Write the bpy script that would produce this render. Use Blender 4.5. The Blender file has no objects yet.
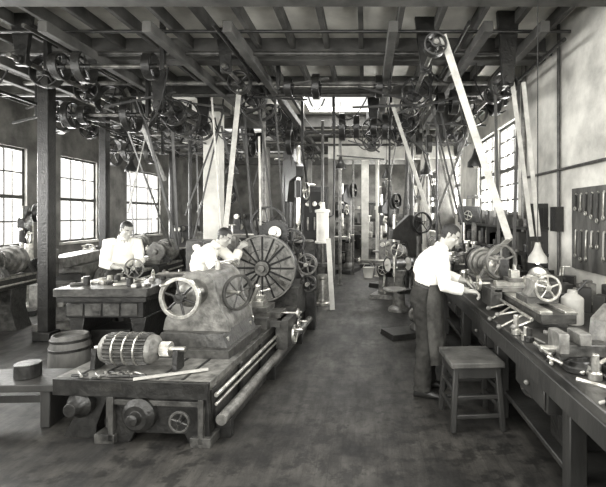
import bpy, bmesh, math, random, time
from mathutils import Vector, Matrix, noise
from mathutils.kdtree import KDTree
random.seed(7)
sc = bpy.context.scene
V = Vector
sc.view_settings.view_transform = 'Standard'
sc.view_settings.look = 'None'

# ---------------------------------------------------------------- materials
M = {}
def mat(key, v, rough=.6, metal=0., var=.25, scale=5., bump=0., bscale=40., spec=.5, stretch=(1,1,1)):
    m = bpy.data.materials.new(key); m.use_nodes = True
    nt = m.node_tree; N = nt.nodes; L = nt.links
    b = N['Principled BSDF']
    tc = N.new('ShaderNodeTexCoord'); mp = N.new('ShaderNodeMapping')
    mp.inputs['Scale'].default_value = stretch
    L.new(tc.outputs['Object'], mp.inputs['Vector'])
    nz = N.new('ShaderNodeTexNoise'); nz.inputs['Scale'].default_value = scale
    nz.inputs['Detail'].default_value = 6; nz.inputs['Roughness'].default_value = .62
    L.new(mp.outputs[0], nz.inputs['Vector'])
    cr = N.new('ShaderNodeValToRGB')
    def c(x):
        x = max(0., min(1., x)); return (min(1, x*1.02), x, x*.93, 1)
    cr.color_ramp.elements[0].position = .34; cr.color_ramp.elements[0].color = c(v*(1-var))
    cr.color_ramp.elements[1].position = .66; cr.color_ramp.elements[1].color = c(v*(1+var))
    L.new(nz.outputs['Fac'], cr.inputs[0]); L.new(cr.outputs[0], b.inputs['Base Color'])
    b.inputs['Roughness'].default_value = rough; b.inputs['Metallic'].default_value = metal
    b.inputs['Specular IOR Level'].default_value = spec
    if bump:
        n2 = N.new('ShaderNodeTexNoise'); n2.inputs['Scale'].default_value = bscale; n2.inputs['Detail'].default_value = 4
        L.new(mp.outputs[0], n2.inputs['Vector'])
        bp = N.new('ShaderNodeBump'); bp.inputs['Strength'].default_value = bump; bp.inputs['Distance'].default_value = .02
        L.new(n2.outputs['Fac'], bp.inputs['Height']); L.new(bp.outputs[0], b.inputs['Normal'])
    M[key] = m; return m
mat('iron', .014, .34, .0, .6, 11, .3, 35)
mat('iron_grey', .045, .36, .0, .65, 11, .3, 35)
mat('iron_light', .135, .38, .1, .6, 10, .3, 35)
mat('steel', .55, .28, .85, .4, 14)
mat('steel_dark', .15, .34, .7, .55, 10)
mat('black', .008, .6, 0, .3, 5)
mat('wood_dark', .02, .5, 0, .5, 4, .2, 30, stretch=(1, 1, .3))
mat('wood', .065, .6, 0, .6, 5, .2, 30, stretch=(1, 1, .3))
mat('wood_light', .36, .6, 0, .25, 5, .1, 30)
mat('bench_top', .04, .45, 0, .8, 5, .2, 30, stretch=(1, .3, 1))
mat('belt', .42, .65, 0, .25, 8)
mat('belt_dark', .03, .6, 0, .4, 8)
mat('white', .62, .5, 0, .2, 3)
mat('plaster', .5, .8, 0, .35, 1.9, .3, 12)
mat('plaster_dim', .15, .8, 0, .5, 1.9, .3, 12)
mat('ceil', .66, .8, 0, .35, .9, .1, 12)
mat('beam', .06, .7, 0, .5, 3, .1, 20)
mat('frame', .06, .6, 0, .2, 5)
mat('shirt', .78, .85, 0, .06, 4, .4, 14, .2)
mat('trousers', .032, .9, 0, .35, 5, .5, 14, .1)
mat('apron', .05, .85, 0, .5, 6, .4, 18, .1)
mat('skin', .36, .5, 0, .1, 9, .05, 60)
mat('hair', .012, .5, 0, .3, 30, .4, 90)
mat('shoe', .015, .4)
mat('eye', .45, .3, 0, .02)
mat('paper', .55, .7, 0, .15)

def floor_mat():
    m = bpy.data.materials.new('floor_boards'); m.use_nodes = True
    nt = m.node_tree; N = nt.nodes; L = nt.links; b = N['Principled BSDF']
    tc = N.new('ShaderNodeTexCoord')
    mp = N.new('ShaderNodeMapping'); mp.inputs['Rotation'].default_value = (0, 0, math.pi/2)
    L.new(tc.outputs['Object'], mp.inputs[0])
    br = N.new('ShaderNodeTexBrick'); br.inputs['Scale'].default_value = 1.0
    br.inputs['Brick Width'].default_value = 3.4; br.inputs['Row Height'].default_value = .085
    br.inputs['Mortar Size'].default_value = .002
    br.inputs['Color1'].default_value = (.027, .0255, .023, 1); br.inputs['Color2'].default_value = (.031, .0295, .0265, 1)
    br.inputs['Mortar'].default_value = (.020, .019, .017, 1)
    L.new(mp.outputs[0], br.inputs['Vector'])
    def noise_n(sc_, det, p0, c0, p1, c1, vec=None):
        nz = N.new('ShaderNodeTexNoise'); nz.inputs['Scale'].default_value = sc_; nz.inputs['Detail'].default_value = det
        nz.inputs['Roughness'].default_value = .7
        L.new(vec or tc.outputs['Object'], nz.inputs['Vector'])
        cr = N.new('ShaderNodeValToRGB'); cr.color_ramp.elements[0].position = p0; cr.color_ramp.elements[0].color = (c0, c0, c0, 1)
        cr.color_ramp.elements[1].position = p1; cr.color_ramp.elements[1].color = (c1, c1, c1, 1)
        L.new(nz.outputs['Fac'], cr.inputs[0]); return nz, cr
    nz, cr = noise_n(1.3, 9, .36, .3, .66, 1.8)
    m2 = N.new('ShaderNodeMapping'); m2.inputs['Scale'].default_value = (2.2, .6, 1); L.new(tc.outputs['Object'], m2.inputs[0])
    nz2, cr2 = noise_n(2.2, 7, .38, .5, .62, 1.4, m2.outputs[0])
    nz3, cr3 = noise_n(6, 6, .42, .35, .50, 1.0)
    prev = br.outputs['Color']
    for c_ in (cr, cr2, cr3):
        mx = N.new('ShaderNodeMix'); mx.data_type = 'RGBA'; mx.blend_type = 'MULTIPLY'; mx.inputs[0].default_value = 1
        L.new(prev, mx.inputs[6]); L.new(c_.outputs[0], mx.inputs[7]); prev = mx.outputs[2]
    L.new(prev, b.inputs['Base Color'])
    r2 = N.new('ShaderNodeMapRange'); r2.inputs[3].default_value = .75; r2.inputs[4].default_value = .33
    L.new(nz2.outputs['Fac'], r2.inputs[0]); L.new(r2.outputs[0], b.inputs['Roughness'])
    bp = N.new('ShaderNodeBump'); bp.inputs['Strength'].default_value = .3; bp.inputs['Distance'].default_value = .01
    L.new(nz3.outputs['Fac'], bp.inputs['Height'])
    L.new(bp.outputs[0], b.inputs['Normal'])
    M['floor'] = m
floor_mat()

# ---------------------------------------------------------------- mesh builder
def frame(axis):
    a = V(axis).normalized()
    ref = V((0, 0, 1)) if abs(a.z) < .9 else V((1, 0, 0))
    s = a.cross(ref).normalized(); u = s.cross(a).normalized()
    return a, s, u

class B:
    def __init__(s, name, loc=(0, 0, 0), rz=0., bevel=.004, scale=1.):
        s.name = name; s.loc = loc; s.rz = rz; s.bevel = bevel; s.scale = scale
        s.v = []; s.f = []; s.m = []; s.keys = []
    def k(s, m):
        if m not in s.keys: s.keys.append(m)
        return s.keys.index(m)
    def add(s, vs, fs, m):
        o = len(s.v); s.v += [tuple(x) for x in vs]; mi = s.k(m)
        for f in fs: s.f.append(tuple(i+o for i in f)); s.m.append(mi)
    def box(s, x0, x1, y0, y1, z0, z1, m, tx=1., ty=1.):
        cx, cy = (x0+x1)/2, (y0+y1)/2; hx, hy = (x1-x0)/2, (y1-y0)/2
        vs = [(cx+a*hx, cy+b*hy, z0) for a, b in ((-1, -1), (1, -1), (1, 1), (-1, 1))]
        vs += [(cx+a*hx*tx, cy+b*hy*ty, z1) for a, b in ((-1, -1), (1, -1), (1, 1), (-1, 1))]
        s.add(vs, [(3, 2, 1, 0), (4, 5, 6, 7), (0, 1, 5, 4), (1, 2, 6, 5), (2, 3, 7, 6), (3, 0, 4, 7)], m)
    def obox(s, c, size, m, ang=0, tilt=0):
        R = Matrix.Rotation(ang, 3, 'Z') @ Matrix.Rotation(tilt, 3, 'X'); c = V(c)
        hx, hy, hz = [q/2 for q in size]
        vs = [c+R@V((a*hx, b*hy, z*hz)) for z in (-1, 1) for a, b in ((-1, -1), (1, -1), (1, 1), (-1, 1))]
        s.add(vs, [(3, 2, 1, 0), (4, 5, 6, 7), (0, 1, 5, 4), (1, 2, 6, 5), (2, 3, 7, 6), (3, 0, 4, 7)], m)
    def beam(s, p0, p1, w, t, m, wv=None):
        p0, p1 = V(p0), V(p1); a, sd, u = frame(p1-p0)
        if wv is not None:
            sd = V(wv); sd = (sd - a*sd.dot(a)).normalized(); u = sd.cross(a).normalized()
        vs = [p+sd*(i*w/2)+u*(j*t/2) for p in (p0, p1) for i, j in ((-1, -1), (1, -1), (1, 1), (-1, 1))]
        s.add(vs, [(3, 2, 1, 0), (4, 5, 6, 7), (0, 1, 5, 4), (1, 2, 6, 5), (2, 3, 7, 6), (3, 0, 4, 7)], m)
    def rev(s, p, axis, prof, m, n=24, closed=False):
        p = V(p); a, sd, u = frame(axis); vs = []; fs = []
        for t, r in prof:
            for i in range(n):
                q = 2*math.pi*i/n
                vs.append(p+a*t+(sd*math.cos(q)+u*math.sin(q))*max(r, 1e-4))
        K = len(prof)
        for j in range(K if closed else K-1):
            j2 = (j+1) % K
            for i in range(n):
                i2 = (i+1) % n; fs.append((j*n+i, j*n+i2, j2*n+i2, j2*n+i))
        if not closed:
            fs.append(tuple(range(n))); fs.append(tuple((K-1)*n+i for i in range(n)))
        s.add(vs, fs, m)
    def cyl(s, p0, p1, r, m, r1=None, n=20):
        p0, p1 = V(p0), V(p1); d = p1-p0
        s.rev(p0, d, [(0, r), (d.length, r if r1 is None else r1)], m, n)
    def ringr(s, c, axis, R0, R1, w, m, n=36):
        s.rev(c, axis, [(-w/2, R0), (-w/2, R1), (w/2, R1), (w/2, R0)], m, n, True)
    def wheel(s, c, axis, R, m, w=.03, rim=.025, sp=5, hub=.035, sr=.011, handle=False, ph=.3, m2=None):
        s.ringr(c, axis, R-rim, R, w, m2 or m)
        a, sd, u = frame(axis); c = V(c)
        s.cyl(c-a*w*.8, c+a*w*.8, hub, m, n=14)
        for i in range(sp):
            q = ph+2*math.pi*i/sp; d = sd*math.cos(q)+u*math.sin(q)
            s.cyl(c+d*hub*.7, c+d*(R-rim*.6), sr, m, sr*.8, n=8)
        if handle:
            d = sd*math.cos(ph+.5)+u*math.sin(ph+.5); q = c+d*(R-rim/2)
            s.rev(q, a, [(0, .008), (.03, .015), (.09, .016), (.11, .008)], 'steel', 12)
    def gear(s, c, axis, R, w, m, teeth=30, td=.012):
        a, sd, u = frame(axis); c = V(c); vs = []; n = teeth*4
        for k in (-1, 1):
            for i in range(n):
                r = R if i % 4 in (0, 1) else R-td; q = 2*math.pi*i/n
                vs.append(c+a*(k*w/2)+(sd*math.cos(q)+u*math.sin(q))*r)
        fs = [tuple(range(n))[::-1], tuple(range(n, 2*n))]+[(i, (i+1) % n, n+(i+1) % n, n+i) for i in range(n)]
        s.add(vs, fs, m)
    def prism(s, pts, o, ax, ay, dep, m):
        o, ax, ay, dep = V(o), V(ax), V(ay), V(dep); n = len(pts)
        vs = [o+ax*x+ay*y for x, y in pts]+[o+dep+ax*x+ay*y for x, y in pts]
        s.add(vs, [tuple(range(n))[::-1], tuple(range(n, 2*n))]+[(i, (i+1) % n, n+(i+1) % n, n+i) for i in range(n)], m)
    def tube(s, pts, r, m, n=10):
        pts = [V(p) for p in pts]; K = len(pts); rs = r if isinstance(r, (list, tuple)) else [r]*K
        t0 = (pts[1]-pts[0]).normalized(); _, sd, u = frame(t0); vs = []; fs = []
        for j in range(K):
            t = (pts[min(j+1, K-1)]-pts[max(j-1, 0)]).normalized()
            sd = (sd-t*sd.dot(t)).normalized(); u = t.cross(sd)
            for i in range(n):
                q = 2*math.pi*i/n; vs.append(pts[j]+(sd*math.cos(q)+u*math.sin(q))*rs[j])
        for j in range(K-1):
            for i in range(n):
                i2 = (i+1) % n; fs.append((j*n+i, j*n+i2, (j+1)*n+i2, (j+1)*n+i))
        fs.append(tuple(range(n))[::-1]); fs.append(tuple((K-1)*n+i for i in range(n)))
        s.add(vs, fs, m)
    def sph(s, c, r, m, n=14):
        if isinstance(r, (int, float)): r = (r, r, r)
        c = V(c); vs = []; fs = []; h = n//2
        for j in range(1, h):
            th = math.pi*j/h
            for i in range(n):
                q = 2*math.pi*i/n
                vs.append(c+V((math.sin(th)*math.cos(q)*r[0], math.sin(th)*math.sin(q)*r[1], math.cos(th)*r[2])))
        for j in range(h-2):
            for i in range(n):
                i2 = (i+1) % n; fs.append((j*n+i, (j+1)*n+i, (j+1)*n+i2, j*n+i2))
        vs += [c+V((0, 0, r[2])), c-V((0, 0, r[2]))]; T = len(vs)-2
        for i in range(n):
            i2 = (i+1) % n; fs.append((T, i, i2)); fs.append((T+1, (h-2)*n+i2, (h-2)*n+i))
        s.add(vs, fs, m)
    def done(s, parent=None, smooth=True, bev_seg=1):
        me = bpy.data.meshes.new(s.name); me.from_pydata(s.v, [], s.f)
        me.polygons.foreach_set('material_index', s.m)
        bm = bmesh.new(); bm.from_mesh(me); bmesh.ops.recalc_face_normals(bm, faces=bm.faces); bm.to_mesh(me); bm.free()
        for kx in s.keys: me.materials.append(M[kx])
        if smooth:
            me.polygons.foreach_set('use_smooth', [True]*len(me.polygons)); me.set_sharp_from_angle(angle=math.radians(38))
        ob = bpy.data.objects.new(s.name, me); sc.collection.objects.link(ob)
        ob.location = s.loc; ob.rotation_euler = (0, 0, s.rz); ob.scale = (s.scale,)*3
        if s.bevel:
            md = ob.modifiers.new('bevel', 'BEVEL'); md.width = s.bevel; md.segments = bev_seg
            md.limit_method = 'ANGLE'; md.angle_limit = math.radians(50); md.harden_normals = False
        if parent: ob.parent = parent
        return ob

# ---------------------------------------------------------------- people
def person(name, J, build=1.0):
    """J: world joints. One continuous voxel-fused body; clothing regions by material."""
    vs = []; fs = []; lab = []
    LB = ['shirt', 'trousers', 'skin', 'hair', 'shoe', 'belt_dark']
    def loft(secs, n=18):
        out = []
        for a, c in zip(secs[:-1], secs[1:]):
            d = (c[0]-a[0]).length; k = max(1, int(d/.012))
            for i in range(k):
                t = i/k; out.append((a[0].lerp(c[0], t), a[1].lerp(c[1], t), a[2].lerp(c[2], t), a[3]))
        out.append(secs[-1]); o = len(vs)
        for cc, S, F, l in out:
            for i in range(n):
                q = 2*math.pi*i/n; vs.append(cc+S*math.cos(q)+F*math.sin(q)); lab.append(l)
        K = len(out)
        for j in range(K-1):
            for i in range(n):
                i2 = (i+1) % n; fs.append((o+j*n+i, o+j*n+i2, o+(j+1)*n+i2, o+(j+1)*n+i))
        for j, l in ((0, out[0][3]), (K-1, out[-1][3])):
            vs.append(out[j][0]); lab.append(l); t = len(vs)-1
            for i in range(n):
                i2 = (i+1) % n; fs.append((t, o+j*n+i2, o+j*n+i) if j == 0 else (t, o+j*n+i, o+j*n+i2))
    def limb(pts, rad, labs):
        pts = [V(p) for p in pts]; K = len(pts); secs = []
        _, sd, u = frame(pts[1]-pts[0])
        for j in range(K):
            t = (pts[min(j+1, K-1)]-pts[max(j-1, 0)]).normalized(); sd = (sd-t*sd.dot(t)).normalized(); u = t.cross(sd)
            secs.append((pts[j], sd*rad[j], u*rad[j], labs[j]))
        loft(secs)
    def ell(c, S, F, U, l, n=20):
        o = len(vs); h = n//2; c = V(c)
        for j in range(1, h):
            th = math.pi*j/h
            for i in range(n):
                q = 2*math.pi*i/n; vs.append(c+S*(math.sin(th)*math.cos(q))+F*(math.sin(th)*math.sin(q))+U*math.cos(th)); lab.append(l)
        for j in range(h-2):
            for i in range(n):
                i2 = (i+1) % n; fs.append((o+j*n+i, o+(j+1)*n+i, o+(j+1)*n+i2, o+j*n+i2))
        vs.extend([c+U, c-U]); lab.extend([l, l]); t = len(vs)-2
        for i in range(n):
            i2 = (i+1) % n; fs.append((t, o+i, o+i2)); fs.append((t+1, o+(h-2)*n+i2, o+(h-2)*n+i))
    side = (V(J['shR'])-V(J['shL'])).normalized()
    pel, waist, chest, shm, nk = [V(J[q]) for q in ('pelvis', 'waist', 'chest', 'shmid', 'neck')]
    up = (shm-pel).normalized(); fwd = up.cross(side).normalized()*1.0
    bf = V(J['face']); bf0 = V((bf.x, bf.y, 0)).normalized()
    if fwd.dot(bf0) < 0: fwd = -fwd
    W = build
    def S(p, w, d, l, o=0.): return (p+fwd*o, side*w*W, fwd*d*W, l)
    loft([S(pel-up*.12, .10, .09, 1), S(pel-up*.07, .155, .115, 1), S(pel, .168, .122, 1), S(pel.lerp(waist, .6), .158, .115, 1, .005),
          S(waist-up*.005, .150, .112, 5, .01), S(waist+up*.025, .158, .122, 0, .012), S(waist+up*.07, .172, .138, 0, .006), S(waist.lerp(chest, .6), .178, .138, 0, -.004),
          S(chest, .184, .134, 0, -.014), S(chest.lerp(shm, .5), .187, .122, 0, -.02), S(shm-up*.02, .165, .098, 0, -.016), S(shm+up*.03, .11, .078, 0, -.01), S(nk, .066, .064, 0), S(nk+up*.02, .058, .058, 0)])
    hc = V(J['head']); hf = V(J['face']).normalized(); hu = V(J.get('hup', (0, 0, 1)))
    hs = hf.cross(hu).normalized(); hu = hs.cross(hf).normalized()
    limb([nk-up*.03, nk.lerp(hc, .4), hc-hu*.03-hf*.015], [.055, .053, .055], [2, 2, 2])
    ell(hc+hu*.033-hf*.008, hs*.076, hf*.097, hu*.088, 3)
    ell(hc-hu*.03+hf*.02, hs*.062, hf*.068, hu*.08, 2)
    ell(hc-hu*.07+hf*.03, hs*.048, hf*.05, hu*.045, 2)
    ell(hc-hu*.098+hf*.068, hs*.024, hf*.02, hu*.02, 2, 12)
    ell(hc+hu*.028+hf*.082, hs*.048, hf*.012, hu*.012, 2, 12)
    limb([hc+hu*.018+hf*.084, hc-hu*.01+hf*.096, hc-hu*.032+hf*.105, hc-hu*.042+hf*.088], [.009, .011, .014, .011], [2]*4)
    ell(hc-hu*.062+hf*.081, hs*.026, hf*.011, hu*.007, 2, 12); ell(hc-hu*.074+hf*.079, hs*.022, hf*.011, hu*.008, 2, 12)
    for k in (-1, 1):
        ell(hc-hu*.008-hf*.008+hs*k*.074, hs*.008, hf*.016, hu*.029, 2, 14); ell(hc-hu*.022+hf*.06+hs*k*.036, hs*.022, hf*.02, hu*.02, 2, 12)
    for k in 'RL':
        hp, kn, an, toe = [V(J[q+k]) for q in ('hip', 'knee', 'ankle', 'toe')]
        limb([hp+V((0, 0, .05)), hp-V((0, 0, .05)), hp.lerp(kn, .5), kn, kn.lerp(an, .4), kn.lerp(an, .85), an+V((0, 0, .0)), an-V((0, 0, .02))],
             [.088*W, .099*W, .092*W, .080*W, .078*W, .077*W, .080*W, .08*W], [1]*8)
        td = (toe-an); td.z = 0; td.normalize(); z0 = an.z-.09; sv = td.cross(V((0, 0, 1)))
        def F(t, w, h): c0 = V((an.x, an.y, z0+h/2))+td*t; return (c0, sv*w, V((0, 0, 1))*h/2, 4)
        loft([F(-.085, .025, .06), F(-.07, .034, .09), F(0, .038, .1), F(.06, .042, .085), F(.12, .048, .065), F(.17, .045, .052), F(.2, .028, .036)])
    fing = B(name+'_fingers', bevel=0)
    for k in 'RL':
        sh, el, wr = [V(J[q+k]) for q in ('sh', 'el', 'wr')]
        cf = J.get('cuff', .5)
        limb([shm.lerp(sh, .55), sh, sh.lerp(el, .35), sh.lerp(el, .75), el, el.lerp(wr, cf*.6), el.lerp(wr, cf)],
             [.072, .076, .071, .066, .062, .058, .052], [0]*7)
        limb([el, el.lerp(wr, .3), el.lerp(wr, .7), wr], [.042, .044, .034, .027], [2]*4)
        d = V(J['hd'+k]).normalized(); nr = V(J['pn'+k]); nr = (nr-d*nr.dot(d)).normalized(); th = V(J['th'+k]); th = (th-d*th.dot(d)-nr*th.dot(nr)).normalized()
        loft([(wr-d*.01, th*.026, nr*.021, 2), (wr+d*.02, th*.032, nr*.02, 2), (wr+d*.05, th*.04, nr*.018, 2), (wr+d*.085, th*.041, nr*.014, 2), (wr+d*.095, th*.036, nr*.01, 2)])
        L_ = [(.042, .026, .021), (.046, .03, .023), (.042, .028, .021), (.033, .021, .018)]
        cu = J.get('curl', (.5, .8, .6))
        for i in range(4):
            p = wr+d*(.078-.004*abs(i-1))+th*(.031-.0205*i); pts = [p-d*.02, p]; a = 0
            for sg, cc in zip(L_[i], cu):
                a += cc*(1+.06*i); dd = d*math.cos(a)+nr*math.sin(a)+th*(.06*(1.5-i)); p = p+dd.normalized()*sg; pts.append(p)
            e = (pts[-1]-pts[-2]).normalized(); pts.append(pts[-1]+e*.006)
            r0 = .0095-.0006*abs(i-1); fing.tube(pts, [r0, r0, r0*.95, r0*.88, r0*.8, r0*.4], 'skin', 10)
        p = wr+d*.025+th*.024; pts = [p]
        for sg, dv in ((.042, d*.65+th*.7+nr*.35), (.032, d*.85+th*.3+nr*.5), (.024, d*.9+th*.05+nr*.6)):
            p = p+dv.normalized()*sg; pts.append(p)
        pts.append(p+(pts[-1]-pts[-2]).normalized()*.006); fing.tube(pts, [.014, .012, .0105, .0085, .004], 'skin', 10)
    me = bpy.data.meshes.new('tmp'); me.from_pydata([tuple(v) for v in vs], [], fs)
    bm = bmesh.new(); bm.from_mesh(me); bmesh.ops.recalc_face_normals(bm, faces=bm.faces); bm.to_mesh(me); bm.free()
    ob = bpy.data.objects.new('tmp', me); sc.collection.objects.link(ob)
    md = ob.modifiers.new('r', 'REMESH'); md.mode = 'VOXEL'; md.voxel_size = .0065
    md = ob.modifiers.new('s', 'SMOOTH'); md.factor = .5; md.iterations = 3
    dg = bpy.context.evaluated_depsgraph_get(); fin = bpy.data.meshes.new_from_object(ob.evaluated_get(dg))
    bpy.data.objects.remove(ob)
    fin.name = name
    kd = KDTree(len(vs))
    for i, v in enumerate(vs): kd.insert(v, i)
    kd.balance(); mi = []
    for p in fin.polygons:
        _, i, _ = kd.find(p.center); l = lab[i]; r = p.center-hc
        if r.length < .16 and (p.center-nk).length > .07:
            f_, u_, s_ = r.dot(hf), r.dot(hu), abs(r.dot(hs))
            if u_ > -.11 and l != 0:
                hair = (u_ > .072 and f_ < .09) or (f_ < .045 and u_ > .03) or (f_ < -.02 and u_ > -.055) or (f_ < .02 and u_ > .0 and s_ < .08)
                if s_ > .073 and u_ < .018 and f_ > -.025: hair = False
                l = 3 if hair else 2
                if abs(u_-.026) < .005 and .015 < s_ < .045 and f_ > .06: l = 3
        mi.append(l)
    nv = len(fin.vertices); vl = [1]*nv
    co_ = [0.]*(nv*3); fin.vertices.foreach_get('co', co_); no_ = [0.]*(nv*3); fin.vertices.foreach_get('normal', no_)
    for p, l in zip(fin.polygons, mi):
        if l not in (0, 1):
            for q in p.vertices: vl[q] = 0
    for i in range(nv):
        if vl[i]:
            x, y, z = co_[3*i:3*i+3]
            w_ = noise.noise((x*9, y*9, z*16+x*8))*.011+noise.noise((x*22, y*22, z*30))*.004
            for k in range(3): co_[3*i+k] += no_[3*i+k]*w_
    fin.vertices.foreach_set('co', co_)
    for q in LB: fin.materials.append(M[q])
    fin.polygons.foreach_set('material_index', mi); fin.polygons.foreach_set('use_smooth', [True]*len(mi))
    o = bpy.data.objects.new(name, fin); sc.collection.objects.link(o)
    f = fing.done(parent=o); f.name = 'fingers'
    e = B('eyes', bevel=0)
    for k in (-1, 1):
        q = hc+hu*.006+hf*.073+hs*k*.031; e.sph(q, .0112, 'eye', 12); e.sph(q+hf*.007, .006, 'black', 10)
    e.done(parent=o)
    c = B('collar', bevel=0); a, s1, u1 = frame(hc-nk+V((0, 0, .05)))
    c.rev(nk, a, [(-.005, .072), (.03, .062), (.035, .064), (.0, .076)], 'shirt', 24, True); c.done(parent=o)
    if J.get('apron'):
        g = B('apron', bevel=0); n = 22; vv = []; ff = []
        rows = [(waist+up*.03, .165, .14, 1.5), (waist-V((0, 0, .06)), .175, .145, 1.6), (pel-V((0, 0, .06)), .195, .15, 1.6), (pel-V((0, 0, .25)), .205, .155, 1.6), (pel-V((0, 0, .42)), .215, .165, 1.55), (pel-V((0, 0, .60)), .22, .175, 1.5)]
        h2 = V((fwd.x, fwd.y, 0)).normalized()
        for lay in (0, .006):
            for r_, (c0, w0, d0, A) in enumerate(rows):
                for i in range(n+1):
                    q = -A+2*A*i/n; k_ = 1+.035*math.sin(i*1.7)*r_/5
                    vv.append(c0+side*math.sin(q)*(w0*W+lay)*k_+h2*(math.cos(q)*(d0*W+lay)*k_+.012*r_*.5))
        N1 = len(rows)*(n+1)
        for L0 in (0, N1):
            for r_ in range(len(rows)-1):
                for i in range(n):
                    a0 = L0+r_*(n+1)+i; ff.append((a0, a0+1, a0+n+2, a0+n+1))
        R_ = len(rows)-1
        for i in range(n):
            ff.append((i, i+1, N1+i+1, N1+i)); a0 = R_*(n+1)+i; ff.append((a0, a0+1, N1+a0+1, N1+a0))
        for r_ in range(R_):
            for i in (0, n):
                a0 = r_*(n+1)+i; ff.append((a0, a0+n+1, N1+a0+n+1, N1+a0))
        g.add(vv, ff, 'apron'); g.done(parent=o)
    return o

person('machinist', dict(apron=1, pelvis=(.58, 4.3, .95), waist=(.60, 4.3, 1.06), chest=(.645, 4.3, 1.235), shmid=(.71, 4.3, 1.375), neck=(.755, 4.3, 1.435),
    head=(.83, 4.28, 1.55), face=(.84, -.22, -.55), hup=(.45, 0, .9), shR=(.72, 4.12, 1.37), shL=(.74, 4.47, 1.37),
    elR=(.735, 4.03, 1.095), wrR=(.955, 4.06, 1.045), elL=(.84, 4.54, 1.12), wrL=(1.01, 4.42, 1.08),
    hdR=(1, .05, -.12), pnR=(0, .1, -1), thR=(0, 1, 0), hdL=(1, -.25, -.25), pnL=(0, 0, -1), thL=(0, -1, 0), cuff=.75,
    hipR=(.58, 4.21, .90), hipL=(.59, 4.39, .90), kneeR=(.58, 4.2, .50), kneeL=(.62, 4.41, .50), ankleR=(.55, 4.2, .09), ankleL=(.63, 4.44, .09), toeR=(.75, 4.15, .03), toeL=(.83, 4.43, .03)), 1.1)
person('machinist', dict(pelvis=(-2.12, 5.5, .93), waist=(-2.09, 5.5, 1.03), chest=(-2.02, 5.5, 1.19), shmid=(-1.92, 5.5, 1.325), neck=(-1.86, 5.5, 1.38),
    head=(-1.765, 5.48, 1.475), face=(.85, -.12, -.45), hup=(.4, 0, .9), shR=(-1.92, 5.33, 1.31), shL=(-1.90, 5.67, 1.32),
    elR=(-1.80, 5.27, 1.06), wrR=(-1.69, 5.49, 1.17), elL=(-1.70, 5.68, 1.14), wrL=(-1.66, 5.82, 1.32),
    hdR=(.5, .9, .15), pnR=(.3, -.1, -1), thR=(-1, .2, 0), hdL=(.6, .3, .4), pnL=(.2, 1, -.2), thL=(0, 0, 1), cuff=.75,
    hipR=(-2.12, 5.41, .89), hipL=(-2.12, 5.59, .89), kneeR=(-2.10, 5.40, .49), kneeL=(-2.12, 5.62, .49), ankleR=(-2.16, 5.4, .09), ankleL=(-2.14, 5.65, .09), toeR=(-1.98, 5.38, .03), toeL=(-1.95, 5.66, .03)), 1.05)
person('machinist', dict(pelvis=(-3.36, 5.98, .94), waist=(-3.36, 5.98, 1.05), chest=(-3.34, 5.97, 1.22), shmid=(-3.30, 5.95, 1.38), neck=(-3.28, 5.94, 1.44),
    head=(-3.22, 5.90, 1.55), face=(.75, -.55, -.35), hup=(.25, -.15, .95), shR=(-3.42, 5.82, 1.37), shL=(-3.17, 6.08, 1.37),
    elR=(-3.42, 5.72, 1.11), wrR=(-3.21, 5.69, 1.06), elL=(-3.08, 5.98, 1.12), wrL=(-3.02, 5.80, 1.08),
    hdR=(.9, -.1, .0), pnR=(0, -.2, -1), thR=(0, 1, 0), hdL=(.3, -.9, -.1), pnL=(0, 0, -1), thL=(-1, 0, 0), cuff=.6,
    hipR=(-3.42, 5.92, .90), hipL=(-3.30, 6.04, .90), kneeR=(-3.42, 5.9, .49), kneeL=(-3.28, 6.05, .49), ankleR=(-3.44, 5.95, .09), ankleL=(-3.28, 6.1, .09), toeR=(-3.30, 5.84, .03), toeL=(-3.14, 6.0, .03)))
b = B('hand_wheel_stand', (-2.98, 5.70, 0), 0, .004)
b.rev((0, 0, 0), (0, 0, 1), [(0, .12), (.05, .11), (.1, .04), (1.0, .035)], 'iron', 18); b.wheel((0, -.06, 1.06), (0, -1, 0), .13, 'iron_light', .02, .018, 5, .025, .008); b.cyl((0, -.08, 1.06), (0, .05, 1.06), .02, 'steel'); b.sph((0, 0, 1.03), .05, 'iron'); b.done()

# ---------------------------------------------------------------- room
XL, XR, YB, YF, H = -6.65, 2.4, 19.0, -2.2, 4.1
T = .3
b = B('floor', bevel=0); b.box(XL-T, XR+T, YF-T, YB+T, -.12, 0, 'floor'); b.done()
def side_wall(name, X, out, ops, m, z0=0):
    b = B(name, bevel=0); xa, xb = (X, X+T) if out > 0 else (X-T, X)
    y = YF
    for (a, c, za, zb) in ops:
        b.box(xa, xb, y, a, 0, H, m)
        b.box(xa, xb, a, c, 0, za, m); b.box(xa, xb, a, c, zb, H, m); y = c
    b.box(xa, xb, y, YB, 0, H, m); b.done()
opsR = [(.3, 2.3, 1.2, 3.3), (6.85, 7.98, 1.75, 3.3), (8.12, 9.3, 1.75, 3.3), (11., 12.6, 1.75, 3.3), (14., 16.5, 1.2, 3.3)]  # nearest opening is out of view, added to let in light
opsL = [(1.0, 3.0, 1.15, 3.05), (4.0, 6.0, 1.15, 3.05), (7.2, 8.6, 1.15, 3.05), (9.55, 10.85, 1.15, 3.05), (12.2, 14.2, 1.15, 3.05)]
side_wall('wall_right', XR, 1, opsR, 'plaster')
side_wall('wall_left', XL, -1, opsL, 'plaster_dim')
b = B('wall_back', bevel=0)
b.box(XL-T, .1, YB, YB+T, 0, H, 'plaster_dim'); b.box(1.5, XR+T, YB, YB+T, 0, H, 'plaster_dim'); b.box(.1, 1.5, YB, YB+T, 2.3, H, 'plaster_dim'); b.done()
b = B('door_1'); b.box(.11, 1.49, YB+.05, YB+.12, 0.005, 2.29, 'wood_dark')
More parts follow.
